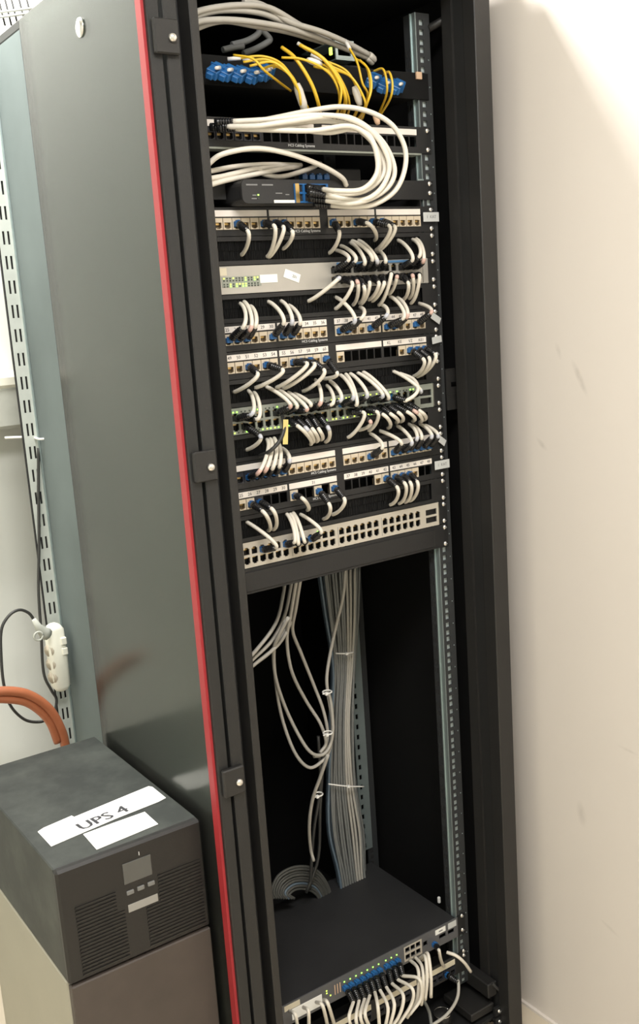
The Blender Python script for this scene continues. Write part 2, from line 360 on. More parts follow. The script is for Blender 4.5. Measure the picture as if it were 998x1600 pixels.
# ------------------------------------------------------------------ shared small meshes
JW, JH = 15.0, 17.4
JACK = MB().plate(-JW/2, JW/2, -JH/2, JH/2, -2.6, 0, [(-5.6, 5.6, -6.2, 2.2), (-3.2, 3.2, -7.6, -6.0)]).box(-5.6, 5.6, 6, 7, -7.6, 2.2, 1).box(-6.2, -5.6, 0, 7, -7.6, 2.2, 1).box(5.6, 6.2, 0, 7, -7.6, 2.2, 1).box(-4.4, 4.4, 2.5, 5, -1.4, 1.8, 2).box(-6.2, 6.2, 0, 7, -8.4, -7.6, 1)
JACK_BEIGE = JACK.mesh('jack', ['jack_beige', 'jack_dark', 'gold']); JACK_BLACK = JACK.mesh('jack', ['jack_black', 'port_dark', 'gold'])
PORT = MB().box(-6.3, 6.3, 9, 10, -6.3, 6.3).box(-6.3, -5.7, 0, 9, -6.3, 6.3).box(5.7, 6.3, 0, 9, -6.3, 6.3).box(-5, 5, 5, 8, 2.0, 4.6, 1).mesh('port', ['port_dark', 'gold'])
PLUG = MB().cbox(-5.4, 5.4, -9, 4, -4.6, 3.6, .6).box(-2.2, 2.2, -10, -1, 3.6, 5.4).mesh('plug', ['blue_plastic'])
PLUG_DARK = MB().cbox(-5.4, 5.4, -9, 4, -4.6, 3.6, .6).box(-2.2, 2.2, -10, -1, 3.6, 5.4).mesh('plug', ['boot_black'])
prof = [(6.2, 0), (6.2, 7)]
for k in range(5): prof += [(5.2-.2*k, 8+k*4), (6.3-.25*k, 9+k*4), (6.3-.25*k, 10.4+k*4), (4.9-.15*k, 11+k*4)]
prof += [(3.5, 30)]
BOOT = MB().disc((0, 0, 0), (0, 0, 1), prof, 10).mesh('boot', ['boot_black'])
LEDG = MB().cbox(-1.3, 1.3, -.8, .4, -1.1, 1.1, .2).mesh('indicator', ['led_green']); LEDY = MB().cbox(-1.3, 1.3, -.8, .4, -1.1, 1.1, .2).mesh('indicator', ['led_yellow']); LEDO = MB().cbox(-1.3, 1.3, -.6, .4, -1.1, 1.1, .2).mesh('indicator', ['led_off'])
ORD = 'first second third fourth fifth sixth seventh eighth ninth tenth eleventh twelfth thirteenth fourteenth fifteenth sixteenth seventeenth eighteenth nineteenth twentieth twenty-first twenty-second twenty-third twenty-fourth'.split()
def ordn(n): return ORD[n-1]
DEV = {}
def screws(o, n, offs=(6.35, 38.1), y=-2.2, both=True):
    for sx in ((1, -1) if both else (1,)):
        for dz in offs: inst('screw', SCREW, o, (sx*232.5, y, ZU(n)-dz))
# ------------------------------------------------------------------ patch panels
STRIPS = [(-208, -110), (-106, -8), (8, 106), (110, 208)]
def jx(i): a, b = STRIPS[i//6]; return a + (b-a)*((i % 6)+.5)/6
def patch_panel(n, key, label, black=(), missing=(), notes=None, brand=True, sticker=None):
    o = tag(empty('patch_panel_unit', (0, 0, ZU(n)-U+.4)), label, 'patch panel', 'patch panels in the rack')
    zc = ZU(n)-25.5
    holes = [(jx(i)-JW/2+.3, jx(i)+JW/2-.3, zc-JH/2+.3, zc+JH/2-.3) for i in range(24)]
    build(MB().plate(-241, 241, ZU(n)-U+.5, ZU(n)-.5, -2, 0, holes), 'face_plate', 'panel_black', o)
    build(MB().box(-215, 215, 24, 26, ZU(n)-U+2, ZU(n)-2).box(-215, 215, 0, 26, ZU(n)-3, ZU(n)-2).box(-215, 215, 0, 26, ZU(n)-U+2, ZU(n)-U+3), 'rear_cover', 'inner_black', o)
    for k, (a, b) in enumerate(STRIPS):
        s = build(MB().cbox(a, b, -3.2, -1.9, ZU(n)-14.6, ZU(n)-4.8, .4), 'label_strip', 'strip_paper', o)
        if notes and k < len(notes) and notes[k]:
            words = notes[k].split()
            for w, t in enumerate(words): text(t, 7.5, 'ink', s, (a+(b-a)*(w+.5)/len(words), -3.4, ZU(n)-9.7), (math.pi/2, random.uniform(-.12, .12), 0))
    for i in range(24):
        if i in missing: continue
        inst('jack', JACK_BLACK if i in black else JACK_BEIGE, o, (jx(i), -1.2, zc))
    if brand:
        build(MB().box(-58, -10, -2.4, -2, ZU(n)-41, ZU(n)-35.6), 'brand_patch', 'panel_black', o)
        text('HCS Cabling Systems', 6.0, 'white_print', o, (-34, -2.6, ZU(n)-38.4), name='brand_lettering')
    if sticker: 
        st = build(MB().cbox(211, 247, -7.6, -6.8, ZU(n)-27, ZU(n)-11, .2), 'sticker', 'tag_paper', o)
        text(sticker, 7.5, 'grey_ink', st, (229, -7.8, ZU(n)-19))
    screws(o, n)
    DEV[key] = dict(ports=[(jx(i), zc, ordn(i+1)+' port') for i in range(24) if i not in missing], phrase=None, taken=set())
    return o
pp3 = patch_panel(3, 'p3', 'top black patch panel with empty dark ports under yellow fibres', black=range(0, 6), missing=range(6, 24))
build(MB().box(-215, 215, -4, 20, ZU(4)-3, ZU(4)-.2), 'bottom_lip', 'switch_olive', pp3)
patch_panel(6, 'p6', 'black patch panel with blank white strips just above grey switch', sticker='1  KAT')
patch_panel(10, 'p10', 'black patch panel numbered 25 to 48 below the grey switch', notes=['25 26 27 28 29 30', '31 32 33 34 35 36', '37 38 39 40 41 42', '43 44 45 46 47 48'])
patch_panel(11, 'p11', 'black patch panel numbered 49 to 60 with one blank strip', missing=range(13, 20), notes=['49 50 51 52 53 54', '55 56 57 58 59 60', '', 'KL KE VZ KE1'], brand=False)
patch_panel(15, 'p15', 'black patch panel with blank strips below the lit switch', black=range(0, 5))
p16 = patch_panel(16, 'p16', 'lowest numbered black patch panel above the cream 48-port switch', black=(2,), missing=(3, 4, 5, 7, 8, 10, 12, 13, 14, 15, 22, 23), notes=['25 26 27 28 29 30', '31', '37 38 39 40 41 42', '43 44 45 46 47 48'], brand=True, sticker='1  KAT')
for n, key, ang in ((10, 'a', .5), (11, 'b', -.1), (15, 'c', .6)):
    p = Vector((229, -8, ZU(n)-(18 if n != 11 else 12)))
    m = MB().cbox(-13, 13, -.5, .5, -6, 6, .2).mesh('sticker', ['tag_paper'])
    o = link('paper_sticker', m, None, p); o.rotation_euler = (0, ang, .15)
    tag(o, {10: 'bent grey paper sticker at the right end of panel 25 to 48', 11: 'grey paper sticker at right end of the panel numbered 49 to 60', 15: 'curled grey paper sticker on rail beside panel below lit switch'}[n], 'sticker')
# ------------------------------------------------------------------ brush panels
def brush_panel(n, label):
    o = tag(empty('brush_panel_unit', (0, 0, ZU(n)-U+.4)), label, 'brush panel', 'black brush panels between the devices')
    zc = ZU(n)-U/2
    build(MB().plate(-241, 241, ZU(n)-U+.5, ZU(n)-.5, -2, 0, [(-205, 205, zc-15, zc+15)]), 'face_plate', 'panel_black', o)
    m = MB()
    x = -204.0
    while x < 204:
        for s in (1, -1):
            j = random.uniform(-.5, .5); m.tube([(x+j, 2, zc+s*15), (x+random.uniform(-.8, .8), 2+random.uniform(-1, 2), zc+s*.5)], .9, 4, cap=False)
        x += 2.4
    build(m, 'brush', 'bristle', o)['kind'] = 'stuff'
    build(MB().box(-208, 208, 6, 7, zc-17, zc+17), 'brush_backing', 'inner_black', o)
    screws(o, n)
    return o
for n, l in ((7, 'black brush panel between the blank-strip patch panel and grey switch'), (9, 'black brush panel just under the light grey switch'), (12, 'black brush panel above the switch with green lights'), (14, 'black brush panel below the switch with green lights'), (17, 'black brush panel just above the cream 48-port switch')):
    brush_panel(n, l)
o = tag(empty('blanking_plate', (0, 0, ZU(20)+.4)), 'plain black blanking panel under the cream 48-port switch', 'blank panel')
build(MB().cbox(-241, 241, -2.5, 0, ZU(20)+.5, ZU(19)-.5, .6).box(-215, 215, 0, 90, ZU(20)+2, ZU(20)+4).cbox(-212, 205, -5, -2.5, ZU(20)+5, ZU(19)-6, 1), 'face_plate', 'panel_black', o); screws(o, 19)
# ------------------------------------------------------------------ switches
def rj_holes(x, z, up): return [(x-5.6, x+5.6, z-5.2, z+5.2), (x-3.2, x+3.2, z+5, z+7.2) if up else (x-3.2, x+3.2, z-7.2, z-5)]
def switch_body(o, n, m, holes, depth=290, z0=None, z1=None, w=220, ear=True):
    z1 = ZU(n)-.8 if z1 is None else z1; z0 = ZU(n+1)+.8 if z0 is None else z0
    f = build(MB().plate(-w, w, z0, z1, -2.5, 0, holes), 'face_plate', m, o)
    w2 = w-4.5
    build(MB().box(-w2, w2, 12, depth, z0, z1).box(-w2, w2, 0, 12, z1-1, z1).box(-w2, w2, 0, 12, z0, z0+1).box(-w2, -w2+1, 0, 12, z0, z1).box(w2-1, w2, 0, 12, z0, z1), 'casing', 'box_black', o)
    if ear:
        for s in (1, -1): build(MB().plate(min(s*w, s*241), max(s*w, s*241), z0, z1, -1.5, 0), 'ear', 'panel_black', o)
    return f
# grey 24-port switch with indicator block
sw = tag(empty('network_switch', (0, 0, ZU(9)+.4)), 'light grey 24-port switch with green indicator block and white stickers', 'network switch')
cols = [14 + 15.6*c + (4 if c > 5 else 0) for c in range(12)]; zt, zb = ZU(8)-14.5, ZU(8)-30; hs = []; pl = []
for c, x in enumerate(cols):
    hs += rj_holes(x, zt, True)+rj_holes(x, zb, False)
    for z, rn in ((zt, 'upper'), (zb, 'lower')): pl.append((x, z, '%s %s-row port' % (ordn(c+1), rn)))
switch_body(sw, 8, 'switch_silver', hs)
for x, z, _ in pl: inst('port', PORT, sw, (x, -.5, z))
DEV['s8'] = dict(ports=pl, taken=set())
build(MB().box(-202, -130, -3, -2.5, ZU(8)-33, ZU(8)-17), 'indicator_panel', 'switch_olive', sw)
for c in range(12):
    for r in (0, 1): 
        g = random.random(); lit = (r == 0 and c in (0, 3, 7, 10, 11)) or (r == 1 and c in (2, 4, 5, 6, 7))
        inst('indicator', (LEDY if lit else LEDO), sw, (-198+c*5.6, -3.2, ZU(8)-19.5-r*9)); inst('indicator', LEDG if lit and g < .6 else LEDO, sw, (-198+c*5.6, -3.2, ZU(8)-23-r*9))
for (x0, x1, z0, z1, ang, t) in ((-132, -99, -29, -16, 0, 'UPLINK'), (-86, -55, -27, -13, .35, '281')):
    s = link('sticker', MB().cbox((x0-x1)/2, (x1-x0)/2, -.3, .3, (z0-z1)/2, (z1-z0)/2, .1).mesh('sticker', ['paper']), sw, ((x0+x1)/2, -3.1, ZU(8)+(z0+z1)/2)); s.rotation_euler = (0, ang, 0)
    if t == '281': text('231', 6, 'ink', s, ((x0+x1)/2+5, -3.6, ZU(8)+(z0+z1)/2))
build(MB().box(-208, -192, -3.2, -2.5, ZU(8)-15, ZU(8)-3), 'sticker', 'cream_tag', sw)
build(MB().box(206, 208, -4, -2.5, ZU(9)+2, ZU(8)-2), 'face_rib', 'chrome', sw)
build(MB().cbox(20, 100, -4.6, -2.5, ZU(8)-6, ZU(8)-2, .4).cbox(120, 190, -4.6, -2.5, ZU(8)-6, ZU(8)-2, .4), 'blue_label_rail', 'pale_blue', sw)
screws(sw, 8, y=-1.7)
# two 48-port switches
def switch48(n, m, label, key, lit):
    o = tag(empty('network_switch', (0, 0, ZU(n+1)+.4)), label, 'network switch')
    hs = []; pl = []; zt, zb = ZU(n)-16.5, ZU(n)-31
    for c in range(24):
        x = -198 + 15.3*c + (c//6)*5.0
        hs += rj_holes(x, zt, True)+rj_holes(x, zb, False)
        for z, rn in ((zt, 'upper'), (zb, 'lower')): pl.append((x, z, '%s %s-row port' % (ordn(c+1), rn)))
    for i, xx in enumerate((188, )):
        for zz in (zt, zb): hs.append((xx, xx+27, zz-5.4, zz+5.4))
    switch_body(o, n, m, hs)
    for x, z, _ in pl: inst('port', PORT, o, (x, -.5, z))
    for zz in (zt, zb): build(MB().box(187, 216, 4, 5, zz-6, zz+6), 'uplink_slot', 'port_dark', o)
    build(MB().box(217.5, 219.5, -4.5, -2.5, ZU(n+1)+2, ZU(n)-2), 'face_rib', 'chrome', o)
    for g in range(4):
        xa = -198+g*(15.3*6+5)-8.5; build(MB().box(xa, xa+.7, -2.9, -2.5, ZU(n+1)+4, ZU(n)-7), 'group_line', 'grey_ink', o)
    DEV[key] = dict(ports=pl, taken=set())
    if lit:
        for c in range(24):
            x = -198 + 15.3*c + (c//6)*5.0
            for dx in (-3.5, 3.5):
                for z in (zt+9.4, zb-9.4):
                    q = random.random(); inst('indicator', LEDG if q < .35 else LEDY if q < .55 else LEDO, o, (x+dx, -2.8, z))
    screws(o, n, y=-1.7); return o
switch48(13, 'switch_olive', 'olive-grey 48-port switch with glowing green port lights', 's13', True)
o = switch48(18, 'switch_cream', 'cream 48-port switch with mostly empty ports above blanking panel', 's18', False)
inst('indicator', LEDG, o, (-198+15.3*9+5, -3, ZU(18)-7.5))
# ------------------------------------------------------------------ patch cords
PH = {'p3': 'the top dark patch panel', 'p6': 'the blank-strip panel above grey switch', 's8': 'the light grey switch', 'p10': 'the numbered panel under the grey switch', 'p11': 'the panel with one blank strip', 's13': 'the green-lit switch', 'p15': 'the panel below the green-lit switch', 'p16': 'the lowest numbered panel', 's18': 'the cream 48-port switch', 'bs': 'the bottom slate switch', 'bp': 'the bottom patch panel', 'rt': 'the small black desktop switch'}
RC = 3.3
def cord(key, S, E=None, path=None, rows=None, r=RC, plug=True, m='cord_white', start_y=-40.0, endy=5.0, blue=True, clamp=None):
    d = DEV[key]; P0 = at(S[0], S[1], start_y)
    best = None
    for i, (x, z, nm) in enumerate(d['ports']):
        if i in d['taken'] or (rows and rows not in nm): continue
        c = abs(x-P0.x)+.15*abs(z-P0.z)
        if best is None or c < best[0]: best = (c, i)
    i = best[1]; d['taken'].add(i); x, z, nm = d['ports'][i]
    A = Vector((x, -9, z)); ax = (P0-A)
    if ax.length > 36: ax = ax*(36/ax.length)
    P0 = A+ax; axn = ax.normalized()
    if path: pts = spline([P0-axn*6, P0]+[at(q[0], q[1], q[2]) for q in path], 6)
    else:
        Ep = at(E[0], E[1], endy)
        if clamp is not None:
            zc = ZU(clamp)-U/2; Ep.z = max(zc-12, min(zc+12, Ep.z)); Ep.x = max(-200, min(200, Ep.x))
        D = (Ep-P0).length
        pts = [P0-axn*6]+hermite(P0, axn*D*.9, Ep, Vector((0, 1, 0))*D*.9+(Ep-P0)*.3)
    mb = MB().tube(pts, r, 8)
    root = build(mb, 'patch_cable', m, None, tuple(P0))
    colr = 'grey' if m == 'cord_grey' else 'white'
    tag(root, '%s patch cord in the %s of %s' % (colr, nm, PH[key]), 'patch cord', 'patch cords on '+PH[key])
    if not path and key in ('s8', 's13', 'p10', 'p15') and random.random() < .4: build(MB().tube(pts[1:5], r+.25, 8), 'marker_sleeve', random.choice(('sleeve_pink', 'sleeve_blue')), root)
    q = Vector((0, 0, 1)).rotation_difference(axn)
    b = inst('boot', BOOT, root, tuple(P0-axn*29)); b.rotation_mode = 'QUATERNION'; b.rotation_quaternion = q
    if plug: inst('plug', PLUG if blue else PLUG_DARK, root, (x, -1.5, z))
    return root
for s in [(386,360,376,399), (427,352,416,402), (442,354,418,403), (456,361,441,389), (530,362,513,396), (572,348,584,376), (606,352,585,392), (615,353,588,394)]: cord('p6', s[:2], s[2:], clamp=7)
for s in [(543,408,524,391), (554,409,531,384), (569,413,546,379), (581,407,548,376), (589,411,558,375), (602,410,588,391), (643,408,620,375), (654,402,643,374), (660,410,650,372)]: cord('s8', s[:2], s[2:], rows='upper', clamp=7, start_y=-36, blue=False)
for s in [(530,434,480,471), (549,441,522,484), (557,439,550,477), (568,447,560,474), (577,441,562,476), (591,441,575,469), (600,441,580,471), (611,428,590,478), (620,432,606,460), (637,441,628,469), (644,430,638,467), (655,430,640,475)]: cord('s8', s[:2], s[2:], rows='lower', clamp=9, start_y=-36, blue=False)
for s in [(378,513,374,474), (389,517,380,471), (398,512,390,478), (442,507,418,471), (455,507,438,470), (468,507,450,477), (552,505,523,464), (563,499,561,480), (601,496,594,476), (628,499,608,463), (634,497,619,465), (672,490,655,474)]: cord('p10', s[:2], s[2:], clamp=9)
for s in [(402,583,364,613), (440,577,398,606), (478,567,430,606), (490,568,440,608), (505,577,472,612), (527,583,505,592), (660,560,645,588), (669,558,650,589), (679,553,655,587)]: cord('p11', s[:2], s[2:], clamp=12)
for s in [(390,649,387,610), (400,655,396,613), (452,637,415,604), (463,637,434,609), (478,641,449,613), (485,634,459,615), (498,633,491,593), (516,633,509,602), (530,627,514,595), (550,624,530,585), (556,633,538,583), (572,621,545,583), (596,621,557,582), (606,623,565,580), (657,613,613,580)]: cord('s13', s[:2], s[2:], rows='upper', clamp=12, start_y=-36, blue=random.random() < .25)
cord('s13', (634,626), path=[(648,617,-44), (653,606,-40), (645,592,-20), (623,583,5)], rows='upper', start_y=-36)
for s in [(405,680,384,703), (464,665,484,697), (476,667,487,691), (487,669,493,690), (497,669,500,687), (511,666,507,691), (566,644,542,684), (577,657,560,672), (587,643,575,673), (597,647,605,669), (609,646,618,660), (621,644,624,659), (635,643,643,658), (645,641,654,660), (654,641,660,656)]: cord('s13', s[:2], s[2:], rows='lower', clamp=14, start_y=-36, blue=False)
for s in [(401,741,416,686), (413,737,421,685), (425,733,427,684), (436,730,432,690), (452,722,440,700), (596,701,577,677), (627,694,592,673), (642,695,619,665), (651,687,637,662), (659,684,643,664), (674,684,654,662), (684,683,663,664)]: cord('p15', s[:2], s[2:], clamp=14)
for s in [(409,798,418,831), (423,794,426,833), (471,778,479,797), (513,786,504,811), (537,778,518,804), (619,760,608,789), (631,754,622,789), (640,753,631,786), (651,752,638,783)]: cord('p16', s[:2], s[2:], clamp=17)
for s in [(430,856,384,815), (459,848,446,800), (466,850,452,802), (476,847,456,800), (501,833,468,803)]: cord('s18', s[:2], s[2:], rows='upper', clamp=17, start_y=-36)
# yellow tag and dark cord hanging on the lit switch
p0 = at(440, 655, -42); o = link('yellow_tag', MB().cbox(-6, 6, -.5, .5, -22, 18, .3).mesh('yellow_tag', ['yellow_tag']), None, tuple(at(446, 673, -46))); o.rotation_euler = (0, .14, .3)
tag(o, 'narrow yellow paper tag tied among cords of the lit switch', 'tag')
o = build(MB().tube(spline([at(441, 650, -20), at(444, 668, -44), at(436, 690, -48), at(420, 706, -40), at(405, 712, -10)], 7), 3.2, 8), 'cable', 'cord_black'); tag(o, 'short dark cable hanging beside the yellow tag', 'cable')
# ------------------------------------------------------------------ shelf and small desktop switch with its looping cords
sh = tag(empty('rack_shelf', (0, 0, ZU(6)+.4)), 'black cantilever shelf carrying the small desktop switch', 'shelf')
build(MB().box(-213, 213, 28, 240, ZU(6)-2.2, ZU(6)-.2), 'tray', 'panel_black', sh)
for xa, xb in ((-241, -181), (84, 241)): build(MB().cbox(xa, xb, -2, 0, ZU(6)+11, ZU(5)-1, .5), 'front_plate', 'panel_black', sh)
for xa, xb in ((-213, -211), (211, 213)): build(MB().box(xa, xb, 0, 240, ZU(6)-.2, ZU(6)+16), 'side_arm', 'panel_black', sh)
build(MB().box(208, 222, 0.2, 3, ZU(5)-6, ZU(5)+2), 'bracket', 'zinc', sh)
screws(sh, 5, (6.35, 22.2))
rt = tag(empty('desktop_switch', (-40, -45, ZU(6)+.2)), 'small black desktop switch with green light on the shelf', 'network switch')
def rounded(x0, x1, z0, z1, r, y0, y1, mb=None, mi=0, seg=4):
    mb = mb or MB(); pts = []
    for (cx, cz, a0) in ((x1-r, z1-r, 0), (x0+r, z1-r, 90), (x0+r, z0+r, 180), (x1-r, z0+r, 270)):
        for k in range(seg+1):
            a = math.radians(a0+90*k/seg); pts.append((cx+r*math.cos(a), cz+r*math.sin(a)))
    n = len(mb.v); N = len(pts)
    for y in (y0, y1): mb.v += [(p[0], y, p[1]) for p in pts]
    mb.face([n+i for i in range(N)][::-1], mi); mb.face([n+N+i for i in range(N)], mi)
    for i in range(N): mb.face([n+i, n+(i+1) % N, n+N+(i+1) % N, n+N+i], mi)
    return mb
build(rounded(-178, 80, -266.4, -231, 9, -46, 110), 'casing', 'box_black', rt)
build(rounded(-178.6, 80.6, -266.4, -230.4, 9.5, -44, -41), 'seam', 'rack_grey', rt)
inst('indicator', LEDG, rt, (-150, -46.5, -254)); inst('indicator', LEDO, rt, (-150, -46.5, -259))
build(MB().box(-170, -150, -46.4, -46, -240, -238).box(-142, -122, -46.4, -46, -240, -238).box(-160, -153, -46.4, -46, -255, -253.5).box(-162, -153, -46.4, -46, -260, -258.5).box(-118, -106, -46.4, -46, -252, -250.6).box(-100, -93, -46.4, -46, -254, -252.6), 'print', 'grey_ink', rt)
build(MB().cbox(-122, -82, -47, -45.5, -266, -261.5, .3), 'sticker', 'paper', rt)
build(MB().plate(-84, -20, -266, -237, -49, -46, [(-80+k*15, -80+k*15+11.5, z-5.5, z+5.5) for k in range(4) for z in (-244, -258)]), 'port_block', 'blue_plastic', rt)
build(MB().box(-83, -76, -50, -48.8, -266, -237), 'port_shield', 'gold', rt)
DEV['rt'] = dict(ports=[(-74+k*15, z, '%s %s-row port' % (ordn(k+1), rn)) for k in range(4) for z, rn in ((-244, 'upper'), (-258, 'lower'))], taken=set())
loops = [
 [(400,190), (440,182), (480,174), (530,167), (575,174), (612,195), (632,230), (632,265), (617,298), (585,319), (552,323), (516,321)],
 [(354,198), (400,197), (450,190), (520,181), (560,190), (598,222), (616,262), (608,290), (580,310), (545,318), (508,313)],
 [(362,190), (430,186), (490,180), (540,184), (580,205), (603,240), (607,270), (590,300), (560,313), (508,305)],
 [(372,194), (440,195), (500,189), (550,197), (584,225), (600,258), (594,280), (570,298), (540,303), (504,297)],
 [(380,197), (450,200), (510,207), (550,201), (572,205), (588,235), (592,265), (585,285), (560,300), (506,302)],
 [(366,201), (430,203), (490,204), (545,197), (576,214), (588,240), (588,272), (565,296), (525,298), (505,296)]]
names = ['outermost', 'second', 'third', 'fourth', 'fifth', 'innermost']
for k, L in enumerate(loops):
    N = len(L); pts = [at(x, y, -30-75*math.sin(math.pi*i/(N-1))**.7 - 42*(i/(N-1)) - 5*(k % 3)) for i, (x, y) in enumerate(L)]
    o = build(MB().tube(spline(pts, 7), 4.0, 9), 'patch_cable', 'cord_white', None, tuple(pts[0]))
    tag(o, 'thick white cord, %s of the six looping right of the desktop switch' % names[k], 'patch cord', 'looping white cords at the desktop switch')
    t = (pts[0]-pts[1]).normalized(); q = Vector((0, 0, 1)).rotation_difference(-t)
    b = inst('boot', BOOT, o, tuple(pts[0]+t*26)); b.rotation_mode = 'QUATERNION'; b.rotation_quaternion = q
    t = (pts[-1]-pts[-2]).normalized(); e = pts[-1]; q = Vector((0, 0, 1)).rotation_difference(-t)
    b = inst('boot', BOOT, o, tuple(e+t*27)); b.rotation_mode = 'QUATERNION'; b.rotation_quaternion = q
left4 = [
 ([(300,285), (326,256), (350,240), (400,232), (450,240), (500,258), (533,277), (541,290)], [-25,-28,-40,-50,-60,-60,-55,-48], 'high arching white cord from the left post to the desktop switch'),
 ([(300,270), (326,268), (370,260), (420,257), (470,258)], [-25,-15,0,10,40], 'uppermost white cord of the bundle above the desktop switch'),
 ([(300,290), (330,283), (370,270), (420,262), (467,260)], [-25,-18,-10,0,42], 'second white cord of the bundle above the desktop switch'),
 ([(310,296), (345,284), (400,272), (440,264), (468,260)], [-25,-22,-18,-8,44], 'lowest white cord of the bundle above the desktop switch'),
 ([(300,283), (345,276), (400,264), (412,272), (440,276), (480,265), (500,255)], [-25,-20,-12,-14,0,30,60], 'white cord dipping under the bundle above the desktop switch')]
for L, ys, lab in left4:
    pts = [at(x, y, yy) for (x, y), yy in zip(L, ys)]
    tag(build(MB().tube(spline(pts, 7), 4.0, 9), 'patch_cable', 'cord_white', None, tuple(pts[0])), lab, 'patch cord', 'white cords from the left post')
# device behind those cords
o = tag(empty('media_converter', (55, 120, ZU(5)+2)), 'dark box with clear plugs behind the cords above desktop switch', 'media converter')
build(MB().cbox(-10, 130, 60, 180, -228, -196, 2), 'casing', 'box_black', o)
for k in range(4): inst('plug', PLUG, o, (4+k*15, 58, -212))
# ------------------------------------------------------------------ fibre tray with blue adapters, yellow fibres
od = tag(empty('fibre_tray', (0, 0, ZU(2)+.4)), 'black fibre distribution tray with slanted blue connectors', 'fibre tray')
build(MB().cbox(-241, 241, -2, 0, ZU(2)+.5, ZU(1)-.5, .5).box(-215, 215, 0, 200, ZU(2)+2, ZU(2)+4), 'face_plate', 'inner_black', od)
build(MB().cbox(212, 224, -6, -2, -56, -44, .5), 'cable_clamp', 'sleeve_tan', od)
ADP = MB().cbox(-9, 9, -34, 0, -6.5, 6.5, 1).cbox(-5, 5, -42, -34, -4.5, 4.5, .8).box(-11, 11, -14, -11, -8, 8)
ADP = ADP.mesh('adapter', ['blue_plastic'])
for q in ((344, 105), (363, 108), (383, 110), (404, 112), (422, 108), (588, 120), (605, 128), (625, 130)):
    p = at(*q, -14); a = inst('adapter', ADP, od, tuple(p)); a.rotation_euler = (0.55, 0.5, -0.75)
    b = link('adapter_boot', MB().disc((0, 0, 0), (0, -1, .3), [(3, 0), (2.6, 16), (1.6, 17)], 8).mesh('adapter_boot', ['fibre_white']), a, tuple(p+Vector((0, -6, 8)))); b.location = (0.006, -0.02, 0.009)
fib = [([(372,91),(410,88),(440,100),(462,130),(474,152),(480,180)]), ([(380,97),(415,93),(445,108),(464,138),(472,158),(476,182)]), ([(390,103),(425,97),(450,115),(466,140),(470,165),(474,184)]),
 ([(395,94),(432,99),(456,122),(470,148),(476,170),(478,188)]), ([(408,108),(430,103),(455,120),(468,150),(474,172),(476,186)]), ([(365,86),(395,92),(415,112),(454,142)]), ([(424,106),(440,104),(458,122),(470,148),(482,172),(484,190)]),
 ([(440,74),(462,92),(486,130),(498,165),(500,186)]), ([(468,70),(505,92),(532,130),(540,160),(534,185)]), ([(478,76),(515,100),(538,135),(546,165),(540,188)]), ([(490,104),(515,112),(535,140),(538,160),(528,186)]), ([(486,97),(512,105),(532,135),(530,165),(522,186)]),
 ([(500,92),(540,110),(558,140),(560,165),(552,188)]), ([(510,100),(545,118),(562,145),(558,170),(548,190)]), ([(520,108),(548,120),(566,148),(570,168),(556,190)]), ([(545,74),(558,98),(566,130),(574,150),(562,188)]), ([(556,92),(572,104),(578,130),(576,152),(566,186)]),
 ([(562,94),(576,110),(580,138),(572,165),(562,190)]), ([(584,111),(598,108),(604,128),(603,150),(590,182)]), ([(600,116),(608,113),(613,132),(609,155),(592,183)]), ([(440,90),(470,92),(500,104),(520,122),(530,150),(526,184)])]
for k, L in enumerate(fib):
    N = len(L); pts = [at(x, y, -26-34*math.sin(math.pi*min(1, i/(N-1)))-12*(k % 3)+(40 if i == N-1 else 0)) for i, (x, y) in enumerate(L)]
    o = build(MB().tube(spline(pts, 7), 1.9 if k not in (7, 8) else 2.9, 7), 'fibre_cable', 'fibre_yellow', None, tuple(pts[0]))
    if k in (18, 19): lab = ('left' if k == 18 else 'right')+' one of the two rightmost yellow fibre loops beside blue connectors'
    elif k == 5: lab = 'lone straight yellow fibre crossing below the left blue connectors'
    elif k < 7: lab = '%s thin yellow fibre from the left blue connectors, counted from the lowest arc' % ORD[k if k < 5 else 5]
    elif k in (7, 8): lab = ('left' if k == 7 else 'right')+' one of the two thick yellow fibres in the middle'
    else: lab = '%s thin yellow fibre of the dense middle sheaf below the converter cage' % ORD[k-9 if k < 18 else 9]
    tag(o, lab, 'fibre cord', 'yellow fibre cords at the tray' if k > 8 and k < 18 else 'left yellow fibre cords' if k < 7 else 'other yellow fibre cords')
    if k % 3 == 0 and k < 18: build(MB().tube([pts[0]-(pts[1]-pts[0]).normalized()*16, pts[0]+(pts[1]-pts[0]).normalized()*4], 3, 8), 'end_sleeve', 'fibre_white', o)
for (x, y, l, rr, m, lab) in ((470, 152, 40, 7, 'clear_sleeve', 'clear sleeve gathering the left yellow fibres'), (482, 120, 0, 0, '', ''), (588, 186, 18, 5, 'sleeve_tan', 'tan sleeve end below the two rightmost yellow fibres'), (558, 150, 30, 6, 'clear_sleeve', 'clear sleeve gathering the right yellow fibres'), (491, 97, 26, 5, 'fibre_white', 'white sleeve among the yellow fibres in the middle')):
    if not l: continue
    p = at(x, y, -70); d = Vector((.25, -.1, -1)).normalized() if m != 'fibre_white' else Vector((1, 0, -.2)).normalized()
    tag(build(MB().tube([p-d*l/2, p-d*l/4, p+d*l/4, p+d*l/2], rr, 10, radii=[rr*.7, rr, rr*.95, rr*.6]), 'fibre_sleeve', m, None, tuple(p)), lab, 'sleeve')
